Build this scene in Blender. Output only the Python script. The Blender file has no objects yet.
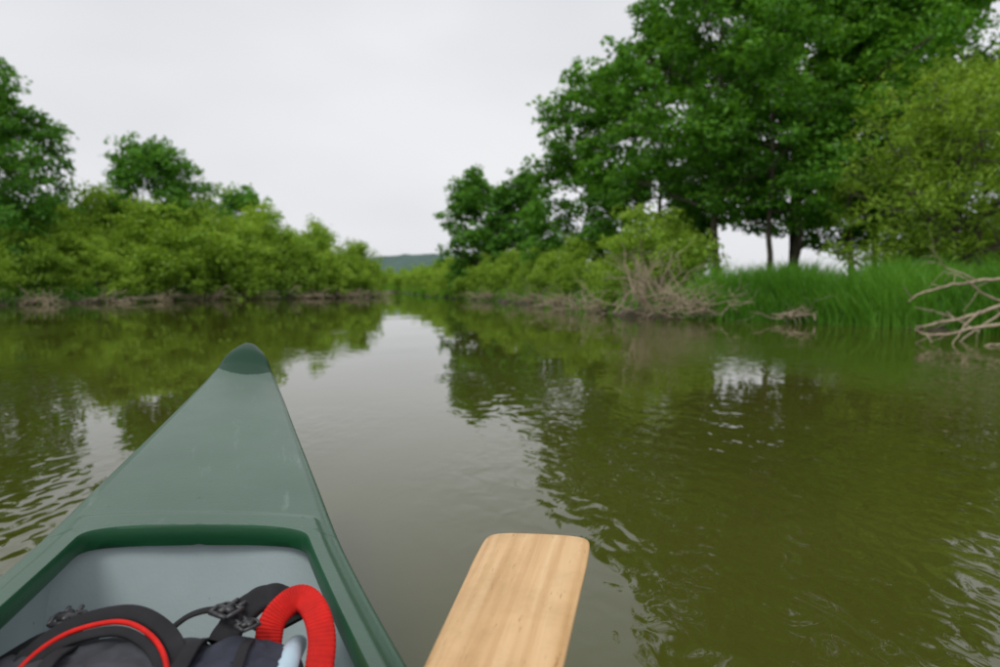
import bpy, math, numpy as np
from mathutils import Vector, noise, Matrix
scene=bpy.context.scene
rs=np.random.RandomState
# ------------------------------------------------------------------ helpers
def mesh_quads(name,V,Q,mats,midx=None,var=None,smooth=False,parent=None,link=True):
    V=np.asarray(V,dtype=np.float32); Q=np.asarray(Q,dtype=np.int32)
    me=bpy.data.meshes.new(name)
    me.vertices.add(len(V)); me.vertices.foreach_set('co',V.ravel())
    me.loops.add(Q.size); me.polygons.add(len(Q))
    me.polygons.foreach_set('loop_start',np.arange(0,Q.size,4,dtype=np.int32))
    me.loops.foreach_set('vertex_index',Q.ravel())
    if midx is not None: me.polygons.foreach_set('material_index',np.asarray(midx,dtype=np.int32))
    me.polygons.foreach_set('use_smooth',np.full(len(Q),smooth,dtype=bool))
    if var is not None:
        a=me.attributes.new('var','FLOAT','POINT'); a.data.foreach_set('value',np.asarray(var,dtype=np.float32))
    me.update(calc_edges=True); me.validate()
    for m in mats: me.materials.append(m)
    if not link: return me
    ob=bpy.data.objects.new(name,me); scene.collection.objects.link(ob)
    if parent: ob.parent=parent
    return ob
def grid_quads(n,m,off=0,closed=False):
    i=np.arange(n-1)[:,None]; j=np.arange(m if closed else m-1)[None,:]
    j2=(j+1)%m
    return np.stack([off+i*m+j,off+i*m+j2,off+(i+1)*m+j2,off+(i+1)*m+j],-1).reshape(-1,4)
class Buf:
    def __init__(s): s.V=[];s.Q=[];s.M=[];s.A=[];s.n=0
    def add(s,V,Q,m=0,a=0.5):
        V=np.asarray(V,float); Q=np.asarray(Q)
        s.V.append(V); s.Q.append(Q+s.n); s.M.append(np.full(len(Q),m))
        s.A.append(np.full(len(V),a) if np.isscalar(a) else a); s.n+=len(V)
    def obj(s,name,mats,smooth=False,parent=None,link=True,var=True):
        return mesh_quads(name,np.concatenate(s.V),np.concatenate(s.Q),mats,np.concatenate(s.M),
                          np.concatenate(s.A) if var else None,smooth,parent,link)
def frames(P,ref=(0,0,1)):
    P=np.asarray(P,float); T=np.gradient(P,axis=0); T/=np.linalg.norm(T,axis=1)[:,None]+1e-9
    ref=np.asarray(ref,float)
    A=np.cross(T,ref); bad=np.linalg.norm(A,axis=1)<.15
    A[bad]=np.cross(T[bad],np.array([1,.3,0])); A/=np.linalg.norm(A,axis=1)[:,None]+1e-9
    B=np.cross(A,T); return T,A,B
def tube(buf,P,R,sides=6,m=0,a=.5,ref=(0,0,1),flat=1.0,cap=False):
    P=np.asarray(P,float); R=np.broadcast_to(np.asarray(R,float),(len(P),)).copy()
    if cap:
        P=np.vstack([P[0],P,P[-1]]); R=np.concatenate([[1e-4],R,[1e-4]])
        P[0]+= (P[1]-P[2])*1e-3; P[-1]+=(P[-2]-P[-3])*1e-3
    T,A,B=frames(P,ref)
    th=np.linspace(0,2*np.pi,sides,endpoint=False)
    V=P[:,None,:]+R[:,None,None]*(np.cos(th)[None,:,None]*A[:,None,:]+flat*np.sin(th)[None,:,None]*B[:,None,:])
    buf.add(V.reshape(-1,3),grid_quads(len(P),sides,closed=True),m,a)
def cr(P,n=8):
    P=np.asarray(P,float); Q=np.vstack([2*P[0]-P[1],P,2*P[-1]-P[-2]]); out=[]
    for i in range(1,len(Q)-2):
        for t in np.linspace(0,1,n,endpoint=False):
            a,b,c,d=Q[i-1],Q[i],Q[i+1],Q[i+2]
            out.append(.5*((2*b)+(-a+c)*t+(2*a-5*b+4*c-d)*t*t+(-a+3*b-3*c+d)*t**3))
    out.append(P[-1]); return np.array(out)
def hermite(x,X,Y):
    X=np.asarray(X,float);Y=np.asarray(Y,float); d=np.diff(Y)/np.diff(X)
    m=np.zeros(len(X)); m[0]=d[0]; m[-1]=d[-1]
    for i in range(1,len(X)-1): m[i]=0 if d[i-1]*d[i]<=0 else 2*d[i-1]*d[i]/(d[i-1]+d[i])
    x=np.clip(x,X[0],X[-1]); k=np.clip(np.searchsorted(X,x)-1,0,len(X)-2)
    h=X[k+1]-X[k]; t=(x-X[k])/h
    return (2*t**3-3*t**2+1)*Y[k]+(t**3-2*t**2+t)*h*m[k]+(-2*t**3+3*t**2)*Y[k+1]+(t**3-t**2)*h*m[k+1]
def sstep(a,b,x):
    t=np.clip((x-a)/(b-a),0,1); return t*t*(3-2*t)
# ------------------------------------------------------------------ materials
def newmat(name):
    m=bpy.data.materials.new(name); m.use_nodes=True; nt=m.node_tree
    return m,nt,nt.nodes['Principled BSDF'],nt.nodes['Material Output']
def N(nt,t,**kw):
    n=nt.nodes.new(t)
    for k,v in kw.items(): setattr(n,k,v)
    return n
def ramp(nt,stops):
    r=N(nt,'ShaderNodeValToRGB'); e=r.color_ramp.elements
    e[0].position=stops[0][0]; e[0].color=(*stops[0][1],1)
    e[1].position=stops[-1][0]; e[1].color=(*stops[-1][1],1)
    for p,c in stops[1:-1]:
        x=e.new(p); x.color=(*c,1)
    return r
def noise_tex(nt,scale,detail=4,rough=.55,vec=None,dist=0):
    n=N(nt,'ShaderNodeTexNoise'); n.inputs['Scale'].default_value=scale; n.inputs['Detail'].default_value=detail
    n.inputs['Roughness'].default_value=rough; n.inputs['Distortion'].default_value=dist
    if vec: nt.links.new(vec,n.inputs['Vector'])
    return n
def objco(nt,scale=(1,1,1),rot=(0,0,0),kind='Object'):
    t=N(nt,'ShaderNodeTexCoord'); m=N(nt,'ShaderNodeMapping'); m.inputs['Scale'].default_value=scale; m.inputs['Rotation'].default_value=rot
    nt.links.new(t.outputs[kind],m.inputs['Vector']); return m.outputs[0]
def leafmat(name,dark,mid,light,trans=.33):
    m,nt,b,o=newmat(name); nt.nodes.remove(b)
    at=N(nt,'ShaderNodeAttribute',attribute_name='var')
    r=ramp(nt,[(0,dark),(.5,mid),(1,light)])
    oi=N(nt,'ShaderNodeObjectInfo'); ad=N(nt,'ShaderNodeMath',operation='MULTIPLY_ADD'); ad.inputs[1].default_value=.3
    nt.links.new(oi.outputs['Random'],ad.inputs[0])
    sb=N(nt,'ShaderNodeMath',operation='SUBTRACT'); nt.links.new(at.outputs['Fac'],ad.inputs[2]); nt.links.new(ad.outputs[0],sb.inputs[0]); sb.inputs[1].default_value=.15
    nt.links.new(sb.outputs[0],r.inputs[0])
    d=N(nt,'ShaderNodeBsdfDiffuse'); nt.links.new(r.outputs[0],d.inputs[0])
    g=N(nt,'ShaderNodeBsdfGlossy'); g.inputs['Roughness'].default_value=.45; g.inputs[0].default_value=(.9,.95,.85,1)
    mg=N(nt,'ShaderNodeMixShader'); mg.inputs[0].default_value=.035; nt.links.new(d.outputs[0],mg.inputs[1]); nt.links.new(g.outputs[0],mg.inputs[2])
    t=N(nt,'ShaderNodeBsdfTranslucent'); hs=N(nt,'ShaderNodeHueSaturation'); hs.inputs['Value'].default_value=1.5; hs.inputs['Saturation'].default_value=1.05; hs.inputs['Hue'].default_value=.485
    nt.links.new(r.outputs[0],hs.inputs['Color']); nt.links.new(hs.outputs[0],t.inputs[0])
    mx=N(nt,'ShaderNodeMixShader'); mx.inputs[0].default_value=trans
    nt.links.new(mg.outputs[0],mx.inputs[1]); nt.links.new(t.outputs[0],mx.inputs[2]); nt.links.new(mx.outputs[0],o.inputs[0])
    return m
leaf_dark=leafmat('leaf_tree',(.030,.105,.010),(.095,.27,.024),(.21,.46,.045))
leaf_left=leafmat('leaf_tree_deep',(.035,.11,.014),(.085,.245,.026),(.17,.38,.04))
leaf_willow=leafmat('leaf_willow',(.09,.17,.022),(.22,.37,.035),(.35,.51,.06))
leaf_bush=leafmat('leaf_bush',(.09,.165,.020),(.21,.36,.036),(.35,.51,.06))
leaf_far=leafmat('leaf_far',(.06,.13,.03),(.11,.23,.045),(.18,.32,.07),.2)
grass_mat=leafmat('grass_blades',(.045,.14,.012),(.095,.27,.022),(.18,.40,.04),.35)
def barkmat(name,c1,c2):
    m,nt,b,o=newmat(name); n=noise_tex(nt,9,6,.6,objco(nt,(1,1,.25)))
    r=ramp(nt,[(.3,c1),(.7,c2)]); nt.links.new(n.outputs[0],r.inputs[0]); nt.links.new(r.outputs[0],b.inputs['Base Color'])
    b.inputs['Roughness'].default_value=.9
    bp=N(nt,'ShaderNodeBump'); bp.inputs['Distance'].default_value=.02; bp.inputs['Strength'].default_value=.6
    nt.links.new(n.outputs[0],bp.inputs['Height']); nt.links.new(bp.outputs[0],b.inputs['Normal']); return m
bark=barkmat('bark',(.035,.027,.02),(.12,.098,.07))
deadwood=barkmat('dead_wood',(.22,.17,.11),(.50,.41,.30))
paledead=barkmat('bleached_wood',(.26,.2,.14),(.55,.45,.33))
# ground
gm,nt,b,o=newmat('bank_ground')
n=noise_tex(nt,.8,8,.65,objco(nt)); r=ramp(nt,[(.3,(.035,.075,.012)),(.5,(.06,.13,.018)),(.7,(.09,.16,.03))]); nt.links.new(n.outputs[0],r.inputs[0])
n2=noise_tex(nt,6,6,.6,objco(nt)); r2=ramp(nt,[(.3,(.02,.018,.010)),(.7,(.07,.058,.033))]); nt.links.new(n2.outputs[0],r2.inputs[0])
ge=N(nt,'ShaderNodeNewGeometry'); sx=N(nt,'ShaderNodeSeparateXYZ'); nt.links.new(ge.outputs['Position'],sx.inputs[0])
mr=N(nt,'ShaderNodeMapRange'); mr.inputs[1].default_value=.10; mr.inputs[2].default_value=.30; nt.links.new(sx.outputs[2],mr.inputs[0])
mx=N(nt,'ShaderNodeMixRGB'); nt.links.new(mr.outputs[0],mx.inputs[0]); nt.links.new(r2.outputs[0],mx.inputs[1]); nt.links.new(r.outputs[0],mx.inputs[2])
nt.links.new(mx.outputs[0],b.inputs['Base Color']); b.inputs['Roughness'].default_value=.95
bp=N(nt,'ShaderNodeBump'); bp.inputs['Distance'].default_value=.05; nt.links.new(n2.outputs[0],bp.inputs['Height']); nt.links.new(bp.outputs[0],b.inputs['Normal'])
# water
wm,nt,b,o=newmat('river_water')
co=objco(nt); cw=objco(nt,(1,.6,1),(0,0,.35))
n0=noise_tex(nt,.5,2,.5,co); r0=ramp(nt,[(.35,(.052,.055,.008)),(.65,(.064,.067,.012))]); nt.links.new(n0.outputs[0],r0.inputs[0]); nt.links.new(r0.outputs[0],b.inputs['Base Color'])
b.inputs['Roughness'].default_value=.004; b.inputs['IOR'].default_value=1.62
def mul(nt,a,v):
    x=N(nt,'ShaderNodeMath',operation='MULTIPLY'); nt.links.new(a,x.inputs[0])
    if isinstance(v,(int,float)): x.inputs[1].default_value=v
    else: nt.links.new(v,x.inputs[1])
    return x.outputs[0]
def add(nt,a,c):
    x=N(nt,'ShaderNodeMath',operation='ADD'); nt.links.new(a,x.inputs[0]); nt.links.new(c,x.inputs[1]); return x.outputs[0]
na=noise_tex(nt,11,1,.5,cw,.4); nb=noise_tex(nt,1.1,0,.5,cw,0); nm=noise_tex(nt,4.2,1,.5,cw,0)
mk=noise_tex(nt,.5,1,.5,objco(nt,(1,.6,1))); mkr=N(nt,'ShaderNodeMapRange'); mkr.inputs[1].default_value=.42; mkr.inputs[2].default_value=.66; mkr.inputs[3].default_value=.06; mkr.inputs[4].default_value=1
sxyz=N(nt,'ShaderNodeSeparateXYZ'); nt.links.new(co,sxyz.inputs[0]); gx=N(nt,'ShaderNodeMapRange'); gx.inputs[1].default_value=-.3; gx.inputs[2].default_value=1.6; gx.inputs[3].default_value=-.04; gx.inputs[4].default_value=.09; nt.links.new(sxyz.outputs[0],gx.inputs[0])
gy=N(nt,'ShaderNodeMapRange'); gy.inputs[1].default_value=2.5; gy.inputs[2].default_value=10; gy.inputs[3].default_value=.05; gy.inputs[4].default_value=-.11; nt.links.new(sxyz.outputs[1],gy.inputs[0])
nt.links.new(add(nt,add(nt,mk.outputs[0],gx.outputs[0]),gy.outputs[0]),mkr.inputs[0])
hh=add(nt,mul(nt,add(nt,mul(nt,na.outputs[0],.60),mul(nt,nm.outputs[0],.65)),mkr.outputs[0]),mul(nt,nb.outputs[0],.35))
bp=N(nt,'ShaderNodeBump'); bp.inputs['Strength'].default_value=1; bp.inputs['Distance'].default_value=.0125
nt.links.new(hh,bp.inputs['Height']); nt.links.new(bp.outputs[0],b.inputs['Normal'])
# canoe
def plastic(name,c,rough,spec=.5,wear=True):
    m,nt,b,o=newmat(name); co=objco(nt)
    n=noise_tex(nt,3,6,.6,co); r=ramp(nt,[(.3,tuple(x*.86 for x in c)),(.7,tuple(x*1.12 for x in c))]); nt.links.new(n.outputs[0],r.inputs[0]); src=r.outputs[0]
    if wear:
        f=noise_tex(nt,55,3,.6,objco(nt)); fr=ramp(nt,[(.25,(1,1,1)),(.295,(0,0,0))]); nt.links.new(f.outputs[0],fr.inputs[0])
        mm=N(nt,'ShaderNodeMixRGB'); mm.inputs[2].default_value=(.012,.02,.014,1); nt.links.new(mul(nt,fr.outputs[0],.8),mm.inputs[0]); nt.links.new(src,mm.inputs[1]); src=mm.outputs[0]
        f=noise_tex(nt,30,5,.7,objco(nt,(1,.12,1),(0,0,.5))); fr=ramp(nt,[(.60,(0,0,0)),(.72,(1,1,1))]); nt.links.new(f.outputs[0],fr.inputs[0])
        mm=N(nt,'ShaderNodeMixRGB'); mm.inputs[2].default_value=(.32,.4,.36,1); nt.links.new(mul(nt,fr.outputs[0],.22),mm.inputs[0]); nt.links.new(src,mm.inputs[1]); src=mm.outputs[0]
    nt.links.new(src,b.inputs['Base Color'])
    nr=noise_tex(nt,8,5,.6,co); rr=N(nt,'ShaderNodeMapRange'); rr.inputs[3].default_value=rough-.07; rr.inputs[4].default_value=rough+.1; nt.links.new(nr.outputs[0],rr.inputs[0]); nt.links.new(rr.outputs[0],b.inputs['Roughness'])
    b.inputs['Specular IOR Level'].default_value=spec
    g=noise_tex(nt,180,2,.5,co); bp=N(nt,'ShaderNodeBump'); bp.inputs['Distance'].default_value=.0006; bp.inputs['Strength'].default_value=.5; nt.links.new(g.outputs[0],bp.inputs['Height']); nt.links.new(bp.outputs[0],b.inputs['Normal'])
    return m
c_deck=plastic('canoe_green',(.062,.118,.083),.33); c_nose_shade=plastic('canoe_nose_shade',(.012,.048,.026),.4,.22,wear=False)  # second material: shade on the upturned nose, painted as darker green
c_lip=plastic('canoe_lip_green',(.010,.070,.028),.4,.3,wear=False); c_in=plastic('canoe_interior',(.38,.46,.47),.55)
def fabric(name,c,rough=.85,sc=900):
    m,nt,b,o=newmat(name); co=objco(nt); n=noise_tex(nt,25,5,.6,co); r=ramp(nt,[(.3,tuple(x*.7 for x in c)),(.7,tuple(x*1.35 for x in c))]); nt.links.new(n.outputs[0],r.inputs[0]); nt.links.new(r.outputs[0],b.inputs['Base Color'])
    b.inputs['Roughness'].default_value=rough; b.inputs['Specular IOR Level'].default_value=.25
    w=N(nt,'ShaderNodeTexVoronoi'); w.inputs['Scale'].default_value=sc; nt.links.new(co,w.inputs['Vector'])
    bp=N(nt,'ShaderNodeBump'); bp.inputs['Distance'].default_value=.0006; bp.inputs['Strength'].default_value=.8; nt.links.new(w.outputs[0],bp.inputs['Height']); nt.links.new(bp.outputs[0],b.inputs['Normal']); return m
f_dark=fabric('fabric_charcoal',(.050,.052,.060)); f_blk=fabric('webbing_black',(.018,.018,.020),.7,1500); f_red=fabric('fabric_red',(.55,.012,.008),.7,700)
f_navy=fabric('fabric_navy',(.038,.042,.060)); p_blk=plastic('buckle_plastic',(.035,.035,.038),.35,wear=False); p_blue=plastic('bottle_pale',(.42,.55,.63),.3,wear=False)
# wood
wd,nt,b,o=newmat('paddle_wood'); co=objco(nt)
cg=objco(nt,(60,2.2,20)); n=noise_tex(nt,1,5,.6,cg,.6); r=ramp(nt,[(.28,(.55,.33,.14)),(.5,(.66,.42,.20)),(.72,(.73,.50,.265))]); nt.links.new(n.outputs[0],r.inputs[0])
ws=N(nt,'ShaderNodeTexWave'); ws.inputs['Scale'].default_value=9; ws.inputs['Distortion'].default_value=3.5; ws.inputs['Detail'].default_value=2; ws.inputs['Detail Scale'].default_value=1
nt.links.new(objco(nt,(1,.10,1)),ws.inputs['Vector']); wr=ramp(nt,[(.0,(.84,.76,.66)),(.3,(1,1,1)),(1,(1,1,1))]); nt.links.new(ws.outputs[0],wr.inputs[0])
mm=N(nt,'ShaderNodeMixRGB',blend_type='MULTIPLY'); mm.inputs[0].default_value=.55; nt.links.new(r.outputs[0],mm.inputs[1]); nt.links.new(wr.outputs[0],mm.inputs[2])
nd=noise_tex(nt,7,6,.7,co); dr=ramp(nt,[(.35,(.74,.70,.62)),(.55,(1,1,1))]); nt.links.new(nd.outputs[0],dr.inputs[0])
m2=N(nt,'ShaderNodeMixRGB',blend_type='MULTIPLY'); m2.inputs[0].default_value=.6; nt.links.new(mm.outputs[0],m2.inputs[1]); nt.links.new(dr.outputs[0],m2.inputs[2])
pn=noise_tex(nt,1,3,.6,objco(nt,(220,30,60))); pr_=ramp(nt,[(.26,(.45,.32,.2)),(.35,(1,1,1))]); nt.links.new(pn.outputs[0],pr_.inputs[0])
m3=N(nt,'ShaderNodeMixRGB',blend_type='MULTIPLY'); m3.inputs[0].default_value=.7; nt.links.new(m2.outputs[0],m3.inputs[1]); nt.links.new(pr_.outputs[0],m3.inputs[2])
nt.links.new(m3.outputs[0],b.inputs['Base Color']); b.inputs['Roughness'].default_value=.42
bp=N(nt,'ShaderNodeBump'); bp.inputs['Distance'].default_value=.0006; nt.links.new(n.outputs[0],bp.inputs['Height']); nt.links.new(bp.outputs[0],b.inputs['Normal'])
we,nt,b,o=newmat('paddle_edge_worn'); b.inputs['Base Color'].default_value=(.20,.12,.055,1); b.inputs['Roughness'].default_value=.7
# ------------------------------------------------------------------ river & terrain
RB=np.array([(9,-80),(9.5,-20),(9.5,0),(9.2,8),(8.7,11.3),(7.9,13.2),(6.8,15.2),(5.0,16.3),(3.6,18.3),(2.5,24.5),(1.0,31),(-1.1,38),(-4.4,47),(-6.9,57),(-10,72),(-17,88),(-40,104),(-140,114)],float)
LB=np.array([(-140,98),(-45,90),(-23,80),(-14.5,66),(-10.6,54),(-9.1,47.5),(-12.6,42.5),(-17,38),(-19.2,32),(-21.2,28),(-24,20),(-26,0),(-26,-80)],float)
poly=np.vstack([RB,LB])
def rivdist(X,Y):
    d=np.full(X.shape,1e9); inside=np.zeros(X.shape,bool); n=len(poly)
    for i in range(n):
        a=poly[i];b2=poly[(i+1)%n]; ab=b2-a; t=np.clip(((X-a[0])*ab[0]+(Y-a[1])*ab[1])/(ab@ab),0,1)
        d=np.minimum(d,np.hypot(X-a[0]-t*ab[0],Y-a[1]-t*ab[1]))
        c=((a[1]>Y)!=(b2[1]>Y)); xi=a[0]+(Y-a[1])/(b2[1]-a[1]+1e-12)*(b2[0]-a[0]); inside^=(c&(X<xi))
    return np.where(inside,-d,d)
def wob(X,Y): return .25*np.sin(X*1.9+1.3*np.sin(Y*.8))+.2*np.sin(Y*2.3+X*.7)+.12*np.sin(X*5.1+Y*4.3)
def gz(X,Y):
    X=np.asarray(X,float);Y=np.asarray(Y,float)
    d=rivdist(X,Y)+wob(X,Y)*.6
    z=np.where(d<0,np.maximum(-.9,d*.6),.38*(1-np.exp(-d/.25))+.25*(1-np.exp(-np.maximum(d,0)/6)))
    return z+np.where(d>0,.05*np.sin(X*1.3)*np.sin(Y*1.1)*np.minimum(1,np.maximum(d,0)),0)
far=np.array([60,100,180,350,700,1400,3500])
xs=np.concatenate([-40-far[::-1],np.arange(-40,30,.36),30+far]); ys=np.concatenate([-20-far[::-1],np.arange(-20,110,.45),110+far])
X,Y=np.meshgrid(xs,ys,indexing='ij'); Z=gz(X,Y)
mesh_quads('ground',np.stack([X,Y,Z],-1).reshape(-1,3),grid_quads(len(xs),len(ys)),[gm],smooth=True)
S=3500
mesh_quads('river_water',[(-S,-S,0),(S,-S,0),(S,S,0),(-S,S,0)],[(0,1,2,3)],[wm])
# hill
hx=np.linspace(-1500,1500,160); hy=np.linspace(-300,300,30); HX,HY=np.meshgrid(hx,hy,indexing='ij')
prof=62*np.exp(-((HX+50)/210)**2)+46*np.exp(-((HX+520)/300)**2)+3*np.sin(HX*.023)
HZ=prof*np.exp(-(HY/170)**2)+2.0*np.sin(HX*.21+HY*.1)*np.sin(HY*.17)-3
hm,nt,b,o=newmat('hill_forest_hazed'); n=noise_tex(nt,.03,8,.7,objco(nt)); r=ramp(nt,[(.35,(.05,.095,.08)),(.65,(.085,.14,.12))]); nt.links.new(n.outputs[0],r.inputs[0]); nt.links.new(r.outputs[0],b.inputs['Base Color']); b.inputs['Roughness'].default_value=1  # distance haze painted in: forest base colour made paler
mesh_quads('hill',np.stack([HX-60,HY+1300,HZ],-1).reshape(-1,3),grid_quads(160,30),[hm],smooth=True)
# ------------------------------------------------------------------ vegetation
def leaves(buf,C,rad,n,L,W,rng,m=1,flat=.45,droop=.3,cvar=None,center=None,upb=.8):
    C=np.repeat(np.asarray(C),n,axis=0); k=len(C); rad=np.repeat(np.broadcast_to(rad,(len(C)//n,)),n)
    g=rng.normal(size=(k,3)); g/=np.linalg.norm(g,axis=1)[:,None]; g*=(rng.rand(k)**.45)[:,None]
    off=g*rad[:,None]*np.array([1,1,flat]); off[:,2]-=droop*(off[:,0]**2+off[:,1]**2)/rad
    P=C+off
    nrm=rng.normal(size=(k,3))*.5+off/rad[:,None]*.5; nrm[:,2]+=upb; nrm/=np.linalg.norm(nrm,axis=1)[:,None]
    a=rng.normal(size=(k,3)); a-=nrm*(a*nrm).sum(1)[:,None]; a/=np.linalg.norm(a,axis=1)[:,None]; bb=np.cross(nrm,a)
    s=(.6+.75*rng.rand(k))[:,None]
    V=np.stack([P-a*L/2*s,P+bb*W/2*s+nrm*W*.12*s,P+a*L/2*s-nrm*L*.12*s,P-bb*W/2*s+nrm*W*.12*s],1).reshape(-1,3)
    cv=rng.rand(k//n) if cvar is None else cvar
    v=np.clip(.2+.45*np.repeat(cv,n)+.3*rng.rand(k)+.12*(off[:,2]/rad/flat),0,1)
    buf.add(V,np.arange(4*k).reshape(-1,4),m,np.repeat(v,4))
def tree_mesh(seed,H,R,cb=.3,nl=14,ns=7,nt_=4,total=30000,L=.15,W=.07,crad=.45,lean=0,power=.6,trunks=1,r0=None,flat=.5):
    rng=rs(seed); buf=Buf(); C=[]; CR=[]; r0=r0 or .0095*H+.02
    for tk in range(trunks):
        hh=H*(1 if tk==0 else rng.uniform(.75,.95)); ang0=rng.rand()*6.28
        n=9; f=np.linspace(0,.93,n); tp=np.zeros((n,3)); tp[:,2]=f*hh
        w=np.cumsum(rng.normal(size=(n,2))*.018*H,axis=0); w-=w[0]; tp[:,:2]=w
        if trunks>1: tp[:,0]+=np.cos(ang0)*(.12+f*R*.45); tp[:,1]+=np.sin(ang0)*(.12+f*R*.45)
        tp[:,0]+=lean*f*H
        tr=r0*(1-f*.93)**.9; tr[0]*=1.35
        P=cr(tp,3); tube(buf,P,np.interp(np.linspace(0,1,len(P)),np.linspace(0,1,n),tr),8,0)
        for i in range(nl):
            q=(i+.5*rng.rand()+.2)/nl; fh=cb+(0.93-cb)*q
            st=np.array([np.interp(fh,f,tp[:,k]) for k in range(3)])
            az=i*2.4+rng.rand()*.8; el=math.radians(4+60*q**1.3+rng.uniform(-12,12))
            env=R*(math.sin(math.pi*(.2+.72*q)))**power*rng.uniform(.75,1.1)
            if trunks>1: env*=.75
            d=np.array([math.cos(az)*math.cos(el),math.sin(az)*math.cos(el),math.sin(el)])
            t=np.linspace(0,1,6)[:,None]; lp=st+d*env*t+np.array([0,0,1])*(.14*env*t**2)+rng.normal(size=(6,3))*.04*env*t
            rr=np.interp(fh,f,tr)*.55
            tube(buf,lp,np.linspace(rr,rr*.2+.006,6),5,0)
            for j in range(ns):
                tt=rng.uniform(.3,1) if j else 1.0
                s0=np.array([np.interp(tt,t[:,0],lp[:,k]) for k in range(3)])
                d2=d*.6+rng.normal(size=3)*.7; d2[2]+=.05; d2/=np.linalg.norm(d2); l2=env*rng.uniform(.2,.44)
                t2=np.linspace(0,1,4)[:,None]; sp=s0+d2*l2*t2+rng.normal(size=(4,3))*.05*l2*t2
                tube(buf,sp,np.linspace(rr*.3+.006,.006,4),4,0)
                C.append(sp[-1]); CR.append(1)
                for k2 in range(nt_):
                    s1=sp[rng.randint(1,4)]; d3=d2*.5+rng.normal(size=3)*.7; d3/=np.linalg.norm(d3); l3=rng.uniform(.3,.75)*crad*2
                    e=s1+d3*l3; tube(buf,np.array([s1,(s1+e)/2+rng.normal(size=3)*.03,e]),[.008,.006,.004],3,0)
                    C.append(e); CR.append(rng.uniform(.6,1.15))
    C=np.array(C); CR=np.array(CR)*crad; per=max(4,int(total/len(C)))
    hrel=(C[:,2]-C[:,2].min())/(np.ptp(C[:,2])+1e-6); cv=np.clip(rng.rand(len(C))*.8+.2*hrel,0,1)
    leaves(buf,C,CR,per,L,W,rng,1,cvar=cv,flat=flat)
    return buf
def bush_mesh(seed,H,R,total=8000,L=.20,W=.085,nst=16,crad=.5):
    rng=rs(seed); buf=Buf(); C=[]
    for i in range(nst):
        az=rng.rand()*6.28; rr=R*rng.rand()**.5*.9; hh=H*(1-(rr/R)**2*.6)*rng.uniform(.75,1.06)
        e=np.array([math.cos(az)*rr,math.sin(az)*rr,hh]); t=np.linspace(0,1,7)[:,None]
        base=np.array([math.cos(az),math.sin(az),0])*rng.rand()*.3*R
        p=base*(1-t)+e*t; p[:,2]=hh*np.sin(t[:,0]*1.45)/math.sin(1.45); p+=rng.normal(size=(7,3))*.04*H*t
        tube(buf,p,np.linspace(.035,.008,7),4,0)
        for k in range(2,7):
            for _ in range(3):
                d=rng.normal(size=3); d/=np.linalg.norm(d); d[2]=d[2]*.6+.1
                q=p[k]+d*rng.uniform(.25,.75)*H*.2; C.append(q)
    for _ in range(nst*6):
        az=rng.rand()*6.28; rr=R*rng.rand()**.5; C.append([math.cos(az)*rr,math.sin(az)*rr,rng.uniform(.05,.85)*H*(1-(rr/R)**2*.6)])
    C=np.array(C); C[:,2]=np.maximum(C[:,2],.12)
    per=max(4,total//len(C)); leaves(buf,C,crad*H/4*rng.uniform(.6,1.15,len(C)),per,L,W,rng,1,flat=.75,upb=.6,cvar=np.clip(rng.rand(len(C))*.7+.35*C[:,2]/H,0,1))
    return buf
def place(me,name,x,y,s=1,rz=0,sz=None,dz=-.08,copy=False):
    z=float(gz(x,y))+dz
    if copy:
        me=me.copy(); me.transform(Matrix.Rotation(rz,4,'Z')@Matrix.Diagonal((s,s,sz or s,1))); rz=0; s=1; sz=1
    ob=bpy.data.objects.new(name,me); scene.collection.objects.link(ob)
    ob.location=(x,y,z); ob.scale=(s,s,sz or s); ob.rotation_euler=(0,0,rz); return ob
def tree(name,seed,x,y,H,R,leafm,**kw):
    me=tree_mesh(seed,H,R,**kw).obj(name,[bark,leafm],link=False); return place(me,name,x,y)
# right bank trees
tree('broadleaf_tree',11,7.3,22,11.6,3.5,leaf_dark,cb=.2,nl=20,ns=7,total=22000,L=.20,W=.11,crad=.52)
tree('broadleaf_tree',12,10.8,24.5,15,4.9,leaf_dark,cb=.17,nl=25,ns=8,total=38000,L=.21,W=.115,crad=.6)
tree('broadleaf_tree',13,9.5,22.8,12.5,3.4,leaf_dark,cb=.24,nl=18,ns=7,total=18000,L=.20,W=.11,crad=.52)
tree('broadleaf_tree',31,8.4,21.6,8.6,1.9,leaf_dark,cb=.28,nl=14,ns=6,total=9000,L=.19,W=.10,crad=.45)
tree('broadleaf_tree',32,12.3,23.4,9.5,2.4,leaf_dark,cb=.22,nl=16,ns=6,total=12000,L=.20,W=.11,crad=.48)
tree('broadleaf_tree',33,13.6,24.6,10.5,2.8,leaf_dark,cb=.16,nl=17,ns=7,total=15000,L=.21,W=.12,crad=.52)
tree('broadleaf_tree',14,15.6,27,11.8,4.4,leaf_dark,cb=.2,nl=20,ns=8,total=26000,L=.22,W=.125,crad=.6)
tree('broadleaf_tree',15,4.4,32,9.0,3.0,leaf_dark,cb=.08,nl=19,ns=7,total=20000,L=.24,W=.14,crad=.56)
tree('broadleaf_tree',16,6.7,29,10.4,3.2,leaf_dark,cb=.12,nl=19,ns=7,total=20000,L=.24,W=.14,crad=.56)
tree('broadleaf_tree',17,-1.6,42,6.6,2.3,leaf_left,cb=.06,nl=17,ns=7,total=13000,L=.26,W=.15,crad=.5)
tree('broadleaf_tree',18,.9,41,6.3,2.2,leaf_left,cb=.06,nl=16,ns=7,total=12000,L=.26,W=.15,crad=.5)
tree('willow_tree',19,11.6,16.6,5.1,3.2,leaf_willow,cb=.14,nl=15,ns=7,total=34000,L=.15,W=.05,crad=.42,trunks=3,r0=.12,flat=.65)
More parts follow.
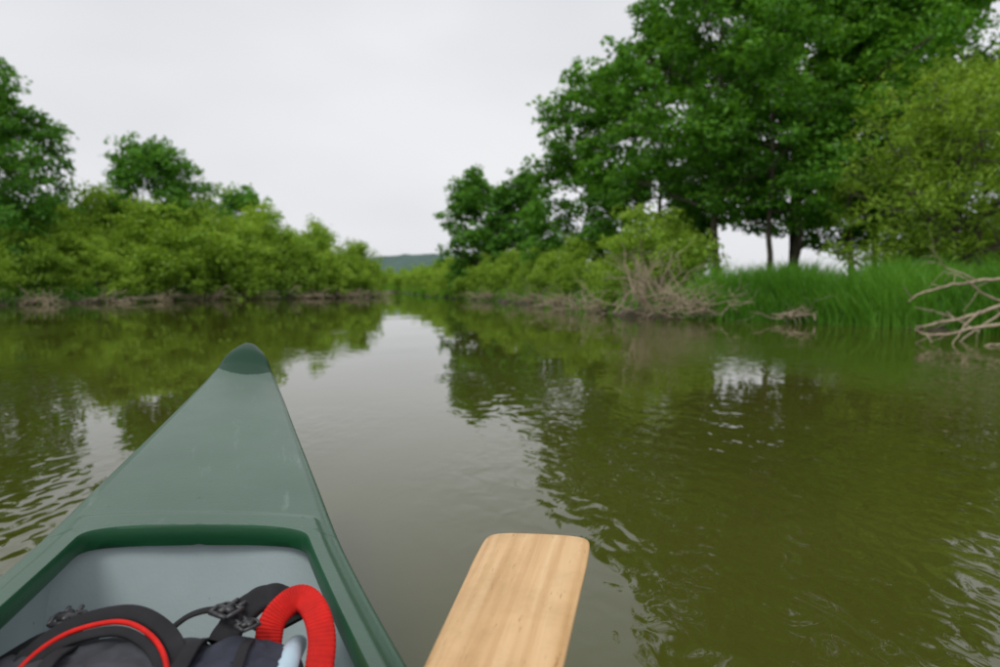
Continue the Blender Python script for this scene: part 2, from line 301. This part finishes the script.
# left bank trees
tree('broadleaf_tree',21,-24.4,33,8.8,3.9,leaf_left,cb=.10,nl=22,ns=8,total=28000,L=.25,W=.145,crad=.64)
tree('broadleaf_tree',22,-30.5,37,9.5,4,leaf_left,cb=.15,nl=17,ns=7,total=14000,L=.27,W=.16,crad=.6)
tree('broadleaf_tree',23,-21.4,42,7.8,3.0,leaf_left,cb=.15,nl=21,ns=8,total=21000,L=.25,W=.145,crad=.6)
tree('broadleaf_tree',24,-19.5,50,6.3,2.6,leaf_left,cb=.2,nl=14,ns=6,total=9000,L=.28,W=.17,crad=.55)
# shrubs
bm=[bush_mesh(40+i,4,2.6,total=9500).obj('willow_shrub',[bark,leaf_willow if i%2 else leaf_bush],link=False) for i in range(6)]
rng=rs(5)
BL=[(-27,29,3.6),(-24.3,30,3.4),(-22,31.0,3.0),(-19.9,33.2,2.9),(-23.5,35,4.6),(-27,36,5),(-21.3,38,5.4),(-19.0,38.6,5.2),(-20,43,6.3),(-18.2,42,5.4),(-16.2,41.2,4.2),(-15.6,45,5.2),
(-13.6,43.7,3.8),(-13,47.5,4.8),(-11.9,44.7,2.8),(-11.3,50,3.9),(-10.2,47.4,2.1),(-17.5,47,6.2),(-14.5,51,5.0),(-11.9,55,3.4),(-30,32,5),(-28,25,4),(-20.2,35.4,3.6),(-25.5,25,2.4),(-18.2,37.2,3.0),(-22.5,29,2.2),(-15,39.8,2.4),(-24,38,6.2),(-21.8,33.8,4.0),(-13.5,58,3.2)]
BR=[(1.9,33,1.9),(3.2,28.6,2.6),(2.9,25.6,1.5),(4.2,23.6,2.0),(4.9,21.4,2.9),(5.9,24,3.0),(-.4,38.0,2.2),(.8,35.5,2.3),(-2.9,44.4,2.4),(-3.8,49,2.6),(-5.2,54,2.5),(-7.0,61,2.3),(-8.6,68,2.4),(-11,76,2.5),(-14,84,2.7),(-6,67,2.7),(-17,91,2.7),(-3,58,3.2),(-9,80,2.8),(-24,98,3),(2,48,3.6),(-30,103,3.2),(-21,94,2.8),
(2.2,29.5,1.4),(1.3,32.2,1.5),(-1.8,41,1.8),(3.7,20.2,1.2),(6.5,27,2.6),
(13.8,20,2.4),(18,22,4),(14.8,15.2,3)]
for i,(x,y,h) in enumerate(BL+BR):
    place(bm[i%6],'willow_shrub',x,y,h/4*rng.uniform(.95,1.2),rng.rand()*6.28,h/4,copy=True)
# distant tree belt (one object)
buf=Buf(); rng=rs(77); C=[];CR=[]
for _ in range(900):
    x=rng.uniform(-160,-1); y=rng.uniform(112,150)+ (abs(x+12)*.1); C.append([x,y,rng.uniform(.3,1)**.7*(3.2+.8*math.sin(x*.35)+abs(x+18)*.03)]);CR.append(rng.uniform(.7,1.3))
for _ in range(700):
    x=rng.uniform(14,200); y=rng.uniform(60,100); C.append([x,y,rng.uniform(.1,1)*(.8+.3*math.sin(x*.3)+.01*x)]);CR.append(rng.uniform(.4,.8))
for _ in range(700):
    x=rng.uniform(-120,-27); y=rng.uniform(46,75); C.append([x,y,rng.uniform(.1,1)*(5+2*math.sin(x*.4))]);CR.append(rng.uniform(1,1.8))
leaves(buf,np.array(C),np.array(CR),20,.55,.35,rng,1,flat=.8); buf.obj('distant_trees',[bark,leaf_far])
# grass
def grass(name,x,y,h,w,rng,mat=grass_mat,lean=.35):
    z=gz(x,y)-.03; ok=z>-.16; x,y,z,h=x[ok],y[ok],z[ok],h[ok]; k=len(x)
    az=rng.rand(k)*6.28; lx,ly=np.cos(az)*lean*rng.rand(k),np.sin(az)*lean*rng.rand(k); fa=rng.rand(k)*6.28; wx,wy=np.cos(fa),np.sin(fa)
    lv=[]
    for t,ww in ((0,1),(.4,.85),(.75,.5),(1,.06)):
        px=x+lx*h*t**2; py=y+ly*h*t**2; pz=z+h*t*(1-.18*t)
        for s in (-1,1): lv.append(np.stack([px+s*wx*w*ww/2,py+s*wy*w*ww/2,pz],-1))
    V=np.stack(lv,1).reshape(-1,3); o=np.arange(k)[:,None]*8
    Q=np.stack([np.concatenate([o+2*i,o+2*i+1,o+2*i+3,o+2*i+2],1) for i in range(3)],1).reshape(-1,4)
    patch=.5+.5*np.sin(x*1.1+np.sin(y*1.7))*np.sin(y*.9+x*.4)
    v=np.clip(.1+.45*patch+.45*rng.rand(k),0,1); b2=Buf(); b2.add(V,Q,0,np.repeat(v,8)); return b2.obj(name,[mat])
def alongbank(pl,n,rng,d0,d1):
    pl=np.asarray(pl,float); seg=np.diff(pl,axis=0); L=np.hypot(seg[:,0],seg[:,1]); c=np.concatenate([[0],np.cumsum(L)]); u=rng.rand(n)*c[-1]
    i=np.clip(np.searchsorted(c,u)-1,0,len(L)-1); t=(u-c[i])/L[i]; p=pl[i]+seg[i]*t[:,None]; nr=np.stack([seg[i,1],-seg[i,0]],-1)/L[i][:,None]
    d=d0+(d1-d0)*rng.rand(n)**1.2; p=p+nr*d[:,None]; return p[:,0],p[:,1]
rng=rs(9)
x,y=alongbank([(9.3,6),(8.9,11.3),(8.1,13.2),(6.9,15.3),(5.6,16.2),(4.9,17.2)],40000,rng,-.35,3.8)
hgt=(1.04+.2*np.sin(x*2.1)*np.sin(y*1.7)+.16*np.sin(x*5.3+y*3.1))*rng.uniform(.45,1.15,len(x)); grass('tall_grass',x,y,hgt,.024,rng,lean=.6)
x,y=alongbank([(5.6,16.2),(3.6,18.3),(2.5,24.5),(1.0,31),(-1.1,38),(-4.4,47),(-6.9,57),(-10,72),(-17,88)],16000,rng,-.1,3)
grass('tall_grass',x,y,.55*rng.uniform(.4,1.25,len(x)),.038,rng)
x,y=alongbank([(-23,80),(-14.5,66),(-10.6,54),(-9.1,47.5),(-12.6,42.5),(-17,38),(-19.2,32),(-21.2,28),(-24,20),(-26,0)],16000,rng,-.1,3)
grass('tall_grass',x,y,.65*rng.uniform(.4,1.25,len(x)),.05,rng)
# dead brush
def dead(name,seed,x,y,R,H,n,mat,zb=None,rad=.016):
    rng=rs(seed); buf=Buf()
    for i in range(n):
        az=rng.rand()*6.28; el=rng.uniform(-.1,1.2); d=np.array([math.cos(az)*math.cos(el),math.sin(az)*math.cos(el),math.sin(el)*H/R])
        st=np.array([rng.normal()*R*.35,rng.normal()*R*.25,rng.uniform(0,.3)*H]); l=R*rng.uniform(.4,1.1); t=np.linspace(0,1,7)[:,None]
        sag=rng.uniform(-.25,.1); p=st+d*l*t+np.cumsum(rng.normal(size=(7,3))*.05*l,axis=0)+np.array([0,0,sag])*l*t**2
        r=rad*rng.uniform(.5,1.5); tube(buf,p,np.linspace(r,r*.25,7),5,0)
        for k in range(3):
            s=p[rng.randint(1,6)]; d2=d*.6+rng.normal(size=3)*.6; e=s+d2*l*.35
            tube(buf,np.array([s,(s+e)/2+rng.normal(size=3)*.05*l,e]),[r*.45,r*.3,r*.15],4,0)
    ob=buf.obj(name,[mat],smooth=True); ob.location=(x,y,float(gz(x,y)) if zb is None else zb); return ob
dead('dead_brush',1,3.9,17.8,1.35,1.8,70,deadwood,.15,.018)
dead('dead_brush',2,4.9,16.4,1.3,1.1,60,deadwood,.1,.017)
dead('dead_brush',3,3.0,20.6,1.3,.7,60,deadwood,.05)
dead('dead_brush',4,2.3,24.6,1.3,.6,45,deadwood,.1)
dead('dead_brush',5,1.4,29.2,1.5,.6,40,deadwood,.1)
dead('dead_brush',6,-.7,36.1,1.6,.6,40,deadwood,.1)
dead('dead_brush',12,6.8,14.9,.9,.6,30,deadwood,.05)
for i,(x,y) in enumerate([(-20.4,29.4),(-19,32.2),(-18,35.2),(-16.6,37.8),(-14.6,39.8),(-12.4,42.2),(-10.5,44.9),(-9.0,47.6),(-22.4,25.5)]):
    dead('dead_brush',20+i,x,y,1.6,.6,30,deadwood,.08,.022)
# fallen bleached limb in the water at right
buf=Buf(); rng=rs(3)
limbs=[[(9.3,10.9,.9),(8.2,10.3,.62),(7.5,10.2,.44),(6.9,10.1,.30),(6.45,10.0,.24)],
[(8.9,10.4,.35),(8.0,10.0,.28),(7.2,9.8,.16),(6.6,9.6,.10),(6.2,9.5,.16)],
[(9.0,10.2,.2),(8.2,9.6,.10),(7.4,9.3,.04),(6.8,9.2,-.03)],
[(8.8,10.7,.9),(8.1,10.6,.95),(7.5,10.6,.86),(6.9,10.5,.7),(6.6,10.5,.55)],
[(8.0,10.3,.6),(7.5,10.1,.75),(7.1,10.0,.98),(6.8,10.0,1.1)],
[(7.6,10.2,.44),(7.2,9.9,.3),(6.9,9.7,.08),(6.7,9.6,-.06)],
[(7.8,10.5,.9),(7.3,10.5,1.1),(7.0,10.4,1.3)],
[(7.3,9.8,.16),(6.9,9.9,.36),(6.4,9.9,.5)],[(8.6,10.5,.6),(7.9,10.2,.4),(7.3,10.1,.1),(7.0,10.0,-.08)]]
for i,l in enumerate(limbs):
    p=cr(np.array(l)-[.25,0,0],6); p+=np.cumsum(rng.normal(size=p.shape)*.01,axis=0); r=[.036,.032,.026,.03,.018,.016,.014,.014,.02][i]
    tube(buf,p,np.linspace(r,r*.3,len(p)),7,0)
    for k in range(5):
        s=p[rng.randint(6,len(p))]; d=np.array([-rng.rand()*.35,rng.normal()*.15,rng.normal()*.18]); tube(buf,np.array([s,s+d*.5+rng.normal(size=3)*.02,s+d]),[r*.3,r*.22,r*.1],5,0)
buf.obj('fallen_branch',[paledead],smooth=True)
# ------------------------------------------------------------------ canoe
canoe=bpy.data.objects.new('canoe',None); scene.collection.objects.link(canoe)
canoe.location=(-.793,2.03,0); canoe.rotation_euler=(0,0,math.radians(17.8))
LEN=4.8; ROLL=math.radians(6.5)
WX=[0,.006,.018,.035,.06,.1,.23,.6,.9,1.11,1.27,1.8,2.4]; WY=[.0,.015,.027,.037,.047,.059,.092,.141,.178,.204,.230,.325,.385]
HX_=[0,.03,.08,.14,.23,.6,.9,1.11,1.27,1.8,2.4]; HY_=[.643,.653,.645,.613,.583,.531,.495,.470,.455,.415,.39]
W=lambda s:hermite(np.asarray(s,float),WX,WY); Hh=lambda s:hermite(np.asarray(s,float),HX_,HY_)
SO=1.095; CRN=.045
def wi(s):
    q=np.clip((s-SO)/CRN,0,1); return (W(s)-.048)*(1-(1-q)**4.5)**(1/4.5)
def ztop(s,lat):
    w=np.maximum(W(s),1e-4); u=np.clip(np.abs(lat)/w,0,1); c=.010+.014*np.exp(-(s/.12)**2)
    z=Hh(s)+c*(1-u**2.4)-.004*sstep(.9,1,u)
    q=sstep(SO-.06,SO-.04,s)
    dist=np.maximum(np.abs(lat)-(w-.048),0)
    z+=.006*q*sstep(.030,.018,dist)
    return z
def fin(V):
    V=np.asarray(V,float).reshape(-1,3).copy(); z=V[:,2]-.45; x=V[:,0].copy()
    V[:,0]=x*math.cos(ROLL)+z*math.sin(ROLL); V[:,2]=-x*math.sin(ROLL)+z*math.cos(ROLL)+.45; return V
def both(buf,V,Q,m):
    V=np.asarray(V,float).reshape(-1,3); buf.add(fin(V*[1,-1,1]),Q,m); V2=V.copy(); V2[:,1]=LEN-V2[:,1]; buf.add(fin(V2*[1,-1,1]),Q[:,::-1],m)
buf=Buf()
sA=np.concatenate([[0,.003,.006,.012,.018,.026,.035,.045,.06],np.arange(.07,.30,.004),np.arange(.31,SO-.09,.02),np.linspace(SO-.085,SO,18)])
u=np.concatenate([np.linspace(-1,-.7,15)[:-1],np.linspace(-.7,.7,31),np.linspace(.7,1,15)[1:]])
SS,UU=np.meshgrid(sA,u,indexing='ij'); LAT=UU*W(SS); V=np.stack([LAT,SS,ztop(SS,LAT)],-1); Q=grid_quads(len(sA),len(u))
ms=(SS[:-1,:-1]).ravel(); mu=UU[:-1,:-1].ravel(); nose_shade_m=ms<(.195-.05*np.abs(mu)**2)  # nose faces that get the painted shade, not a separate part
both(buf,V,Q[~nose_shade_m],0); both(buf,V,Q[nose_shade_m],1)
sB=np.concatenate([SO+CRN*np.linspace(0,1,18)**1.9,np.linspace(SO+CRN+.015,LEN/2,50)]); v=np.linspace(0,1,17)
for sg in (-1,1):
    SS,VV=np.meshgrid(sB,v,indexing='ij'); LAT=wi(SS)+(W(SS)-wi(SS))*VV
    both(buf,np.stack([sg*LAT,SS,ztop(SS,LAT)],-1),grid_quads(len(sB),len(v)),0)
    pr=[(0,0),(-.003,-.004),(-.002,-.02),(.0,-.030),(.010,-.032)]
    V=np.stack([np.stack([sg*(np.maximum(wi(sB)+a,0)),sB+(.003 if a<0 else 0)*np.exp(-(sB-SO)/.01),ztop(sB,wi(sB))+z],-1) for a,z in pr],1)
    both(buf,V,grid_quads(len(sB),len(pr)),2)
    sI=np.linspace(.96,LEN/2,60); w=W(sI); z0=Hh(sI)
    rows=[(w-.03,z0-.03),(w-.016,z0-.045),(w-.018,z0-.12),(w*.93-.015,z0*0+.22),(w*.86-.01,z0*0+.12),(w*.7,z0*0+.06),(w*.4,z0*0+.04),(w*0,z0*0+.035)]
    V=np.stack([np.stack([sg*a,sI,z],-1) for a,z in rows],1); both(buf,V,grid_quads(len(sI),len(rows)),3)
    sO=np.concatenate([sA[:-1:1],sB]); w=W(sO); z0=ztop(sO,W(sO)); fd=np.exp(-sO/.22)
    k=np.minimum(1,w/.03)
    rows=[(w,z0,0),(w+.005*k,z0-.005,-.004),(w+.007*k,z0-.018,-.006),(w+.004*k,z0-.034,-.004),(w-.006*k,z0-.038,.004),(w*.975-.006*k,z0*0+.3,.015),(w*.94-.005*k,z0*0+.18,.05),(w*.90-.005*k,z0*0+.06,.1),(w*.82,z0*0,.14),(w*.62,z0*0-.05,.2),(w*.32,z0*0-.075,.26),(w*0,z0*0-.085,.3)]
    V=np.stack([np.stack([sg*np.maximum(a,0),sO+sh*fd,z],-1) for a,z,sh in rows],1); Qo=grid_quads(len(sO),len(rows)); cm=np.repeat(sO[:-1]<.145,len(rows)-1)&(np.tile(np.arange(len(rows)-1),len(sO)-1)<4)  # painted nose shade carried over the bow's upper edge
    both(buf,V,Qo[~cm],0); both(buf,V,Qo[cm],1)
zz=np.linspace(0,1,14); uu=np.linspace(-1,1,17); ZZ,UU=np.meshgrid(zz,uu,indexing='ij')
sb=SO-.015+.16*ZZ**1.3+.02*UU**2; both(buf,np.stack([UU*(W(sb)*(1-.15*ZZ)-.01),sb,.455-.425*ZZ],-1),grid_quads(14,17),3)
hull=buf.obj('hull',[c_deck,c_nose_shade,c_lip,c_in],smooth=True,parent=canoe,var=False)
import bmesh
bmm=bmesh.new(); bmm.from_mesh(hull.data); bmesh.ops.remove_doubles(bmm,verts=bmm.verts,dist=.0004); bmesh.ops.recalc_face_normals(bmm,faces=bmm.faces); bmm.to_mesh(hull.data); bmm.free()
hull.data.set_sharp_from_angle(angle=math.radians(50))
buf=Buf()
for s in (2.55,3.75):
    w=float(hermite(np.array([min(s,LEN-s)]),WX,WY)[0])-.02
    for k,off in enumerate((-.11,0,.11)):
        tube(buf,fin([(-w,-(s+off),.33),(-w*.5,-(s+off),.325),(0,-(s+off),.322),(w*.5,-(s+off),.325),(w,-(s+off),.33)]),.045,12,0,flat=.22,cap=True)
buf.obj('seats',[wd],smooth=True,parent=canoe,var=False)
# ------------------------------------------------------------------ paddle
pad=bpy.data.objects.new('canoe_paddle',None); scene.collection.objects.link(pad)
tipp=Vector((.058,.965,.480)); low=Vector((-.006,.656,.462)); d=(tipp-low).normalized(); rt=d.cross(Vector((0,0,1))).normalized(); up=rt.cross(d)
rollm=Matrix.Rotation(math.radians(-2),3,d); rt=rollm@rt; up=rollm@up
Mx=Matrix((( rt.x,d.x,up.x,tipp.x),(rt.y,d.y,up.y,tipp.y),(rt.z,d.z,up.z,tipp.z),(0,0,0,1))); pad.matrix_world=Mx
buf=Buf()
sx=[0,.0015,.005,.010,.018,.028,.045,.08,.15,.25,.34,.42,.48,.53,.56]; wy=[.058,.065,.0705,.0735,.0757,.0768,.0775,.0775,.0755,.0725,.0695,.060,.042,.024,.0165]; ty=[.0028,.003,.0032,.0035,.004,.0043,.0047,.0052,.006,.0075,.009,.0105,.013,.015,.0155]
s=np.concatenate([np.linspace(0,.03,20),np.linspace(.04,.56,40)]); wv=hermite(s,sx,wy); tv=hermite(s,sx,ty)
th=np.linspace(0,2*np.pi,32,endpoint=False); cx=np.sign(np.cos(th))*np.abs(np.cos(th))**.35; cz=np.sign(np.sin(th))*np.abs(np.sin(th))**.75
V=np.stack([wv[:,None]*cx,-s[:,None]-(.006*np.exp(-s/.03))[:,None]*np.abs(cx)[None,:]**3,tv[:,None]*cz],-1); Q=grid_quads(len(s),32,closed=True)
mi=np.repeat(s[:-1]<.003,32); buf.add(V.reshape(-1,3),Q[~mi],0); buf.add(V.reshape(-1,3),Q[mi],1)
c0=V[0]; rings=[c0*np.array([f,1,f2])+np.array([0,.0006*(1-f),0]) for f,f2 in ((1,1),(.97,.6),(.9,.1))]
R3=np.stack(rings); buf.add(R3.reshape(-1,3),grid_quads(3,32,closed=True)[:, ::-1],1)
tube(buf,[(0,-.55,0),(0,-.8,0),(0,-1.1,0),(0,-1.3,0)],.0155,16,0,ref=(0,0,1))
tube(buf,[(-.06,-1.31,0),(-.03,-1.305,0),(0,-1.30,0),(.03,-1.305,0),(.06,-1.31,0)],[.013,.017,.019,.017,.013],14,0,ref=(0,1,0),cap=True)
pb=buf.obj('blade_and_shaft',[wd,we],smooth=True,parent=pad,var=False); pb.data.set_sharp_from_angle(angle=math.radians(55))
# ------------------------------------------------------------------ backpack
bag=bpy.data.objects.new('backpack',None); scene.collection.objects.link(bag)
def blob(name,c,hs,rz,mat,e=.35,amp=.006,fs=9,seed=0,n=60):
    th=np.linspace(0,2*np.pi,2*n,endpoint=False); ph=np.linspace(-np.pi/2+1e-3,np.pi/2-1e-3,n)
    f=lambda v,e:np.sign(v)*np.abs(v)**e
    PH,TH=np.meshgrid(ph,th,indexing='ij'); P=np.stack([f(np.cos(PH),e)*f(np.cos(TH),e),f(np.cos(PH),e)*f(np.sin(TH),e),f(np.sin(PH),e)],-1).reshape(-1,3)*hs
    dn=P/np.array(hs); dn/=np.linalg.norm(dn,axis=1)[:,None]
    for i in range(len(P)):
        q=Vector(P[i])*fs+Vector((seed,0,0)); a=noise.fractal(q,1.0,2.0,3); r=abs(noise.noise(q*1.1+Vector((3,1,2))))
        P[i]+=dn[i]*(a*amp-(.15-min(r,.15))*amp*3.2)
    ca,sa=math.cos(rz),math.sin(rz); X=P[:,0]*ca-P[:,1]*sa+c[0]; Y=P[:,0]*sa+P[:,1]*ca+c[1]
    return mesh_quads(name,np.stack([X,Y,P[:,2]+c[2]],-1),grid_quads(n,2*n,closed=True),[mat],smooth=True,parent=bag)
RZ=math.radians(17)
blob('main_body',(-.385,.605,.262),(.185,.205,.155),RZ,f_dark,.36,.007,8,1,n=80)
blob('top_lid',(-.455,.700,.400),(.135,.085,.034),RZ-.15,f_dark,.6,.009,16,5,n=80)
blob('side_pocket',(-.295,.705,.400),(.07,.078,.034),RZ-.2,f_navy,.6,.008,18,9)
def strap(buf,P,w,t,m,ref=(0,0,1),n=8,rib=0,ribn=0):
    P=cr(P,n); T,A,B=frames(P,ref); th=np.linspace(0,2*np.pi,16,endpoint=False)
    cx=np.sign(np.cos(th))*np.abs(np.cos(th))**.45; cz=np.sign(np.sin(th))*np.abs(np.sin(th))**.6
    k=1+rib*np.abs(np.sin(np.linspace(0,ribn*np.pi,len(P))))
    V=P[:,None,:]+(1+.25*(k-1))[:,None,None]*cx[None,:,None]*A[:,None,:]*w/2+(k[:,None]*cz[None,:])[:,:,None]*B[:,None,:]*t/2
    buf.add(V.reshape(-1,3),grid_quads(len(P),16,closed=True),m)
buf=Buf()
arch=[(-.548,.695,.405),(-.536,.738,.430),(-.507,.768,.446),(-.455,.782,.453),(-.41,.768,.448),(-.370,.736,.434),(-.340,.690,.405)]
strap(buf,arch,.020,.010,0,ref=(0,-.6,.8))
cen=np.array([-.445,.70,.40]); A2=cen+(np.array(arch)-cen)*np.array([.90,.90,.88])+np.array([0,-.012,.006])
tube(buf,cr(A2,8),.0032,8,1)
A3=cen+(np.array(arch)-cen)*np.array([.85,.85,.78])+np.array([0,-.016,.004]); strap(buf,A3,.012,.006,0,ref=(0,-.6,.8))
strap(buf,[(-.60,.70,.40),(-.575,.755,.415),(-.545,.785,.425),(-.50,.80,.410)],.022,.004,0)
strap(buf,[(-.42,.79,.415),(-.385,.803,.440),(-.345,.806,.444),(-.30,.80,.425)],.014,.004,0)
strap(buf,[(-.335,.77,.42),(-.325,.802,.438),(-.305,.824,.450),(-.28,.828,.448),(-.262,.81,.425)],.034,.012,0,ref=(0,-.5,.8),rib=.2,ribn=7,n=20)
strap(buf,[(-.36,.78,.42),(-.35,.73,.440),(-.345,.66,.43)],.018,.005,0)
strap(buf,[(-.50,.765,.425),(-.49,.70,.442),(-.48,.64,.43)],.016,.005,0)
strap(buf,[(-.30,.78,.42),(-.29,.73,.440),(-.28,.66,.43)],.012,.004,0)
tube(buf,[(-.60,.745,.40),(-.50,.795,.405),(-.40,.80,.405),(-.33,.79,.40)],.0035,6,0)
buf.obj('straps',[f_blk,f_red],smooth=True,parent=bag,var=False)
buf=Buf()
strap(buf,[(-.285,.785,.405),(-.284,.804,.43),(-.268,.818,.448),(-.247,.815,.455),(-.226,.793,.447),(-.212,.765,.427),(-.207,.725,.400)],.032,.013,0,ref=(.3,-.75,.5),n=60,rib=.16,ribn=46)
buf.obj('red_shoulder_pad',[f_red],smooth=True,parent=bag,var=False)
def buckle(x,y,z,rz,s=1):
    b2=Buf(); ca,sa=math.cos(rz),math.sin(rz)
    def T(P): 
        P=np.asarray(P,float)*s; return np.stack([P[:,0]*ca-P[:,1]*sa+x,P[:,0]*sa+P[:,1]*ca+y,P[:,2]+z],-1)
    for P,r in (([(-.016,-.014,0),(.016,-.014,0)],.0035),([(-.016,.014,0),(.016,.014,0)],.0035),([(-.016,-.014,0),(-.018,0,0.002),(-.016,.014,0)],.0032),([(.016,-.014,0),(.018,0,.002),(.016,.014,0)],.0032),([(-.012,0,.002),(.012,0,.002)],.005),([(0,-.012,.003),(0,.012,.003)],.0045),([(-.007,.014,.002),(-.008,.026,.003)],.003),([(.007,.014,.002),(.008,.026,.003)],.003)):
        tube(b2,T(P),r*s,8,0,cap=True)
    b2.obj('buckle',[p_blk],smooth=True,parent=bag,var=False)
buckle(-.530,.790,.442,.2,.95); buckle(-.335,.79,.452,-.5,.9); buckle(-.30,.765,.447,.9,.65)
buf=Buf(); tube(buf,[(-.250,.79,.408),(-.246,.755,.416),(-.238,.70,.420)],[.012,.013,.013],20,0,cap=True); tube(buf,[(-.2505,.796,.406),(-.2515,.806,.403)],[.009,.009],16,0,cap=True)
buf.obj('water_bottle',[p_blue],smooth=True,parent=bag,var=False)
# ------------------------------------------------------------------ world, light, camera
w=bpy.data.worlds.new('World'); scene.world=w; w.use_nodes=True; nt=w.node_tree; bg=nt.nodes['Background']
sky=N(nt,'ShaderNodeTexSky',sky_type='NISHITA'); sky.sun_disc=False; sky.sun_elevation=math.radians(55); sky.sun_rotation=math.radians(200)
hs=N(nt,'ShaderNodeHueSaturation'); hs.inputs['Saturation'].default_value=.2; nt.links.new(sky.outputs[0],hs.inputs['Color'])
tc=N(nt,'ShaderNodeTexCoord'); mp=N(nt,'ShaderNodeMapping'); mp.inputs['Scale'].default_value=(1,1,2.5); nt.links.new(tc.outputs['Generated'],mp.inputs[0])
cn=noise_tex(nt,1.6,3,.5,mp.outputs[0]); cr_=ramp(nt,[(.3,(.71,.725,.77)),(.7,(.89,.895,.92))]); nt.links.new(cn.outputs[0],cr_.inputs[0])
sc=N(nt,'ShaderNodeVectorMath',operation='SCALE'); sc.inputs['Scale'].default_value=10; nt.links.new(cr_.outputs[0],sc.inputs[0])
mx=N(nt,'ShaderNodeMixRGB'); mx.inputs[0].default_value=.9; nt.links.new(hs.outputs[0],mx.inputs[1]); nt.links.new(sc.outputs[0],mx.inputs[2]); nt.links.new(mx.outputs[0],bg.inputs[0]); bg.inputs[1].default_value=.1
sl=bpy.data.lights.new('sun','SUN'); sl.energy=1.5; sl.angle=math.radians(20); sl.color=(1,.97,.92); so=bpy.data.objects.new('sun',sl); scene.collection.objects.link(so)
az=math.radians(200); el=math.radians(55); dv=Vector((math.sin(az)*math.cos(el),math.cos(az)*math.cos(el),math.sin(el))); so.rotation_euler=dv.to_track_quat('Z','Y').to_euler()
cam=bpy.data.cameras.new('camera'); cam.lens=24; cam.sensor_width=36; cam.clip_end=8000; cam.clip_start=.02
cam.dof.use_dof=True; cam.dof.focus_distance=1.15; cam.dof.aperture_fstop=3.5
co_=bpy.data.objects.new('camera',cam); scene.collection.objects.link(co_); co_.location=(0,0,.85); co_.rotation_euler=(math.radians(90-4.16),0,0); scene.camera=co_
scene.view_settings.view_transform='Standard'; scene.view_settings.look='None'; scene.view_settings.exposure=0
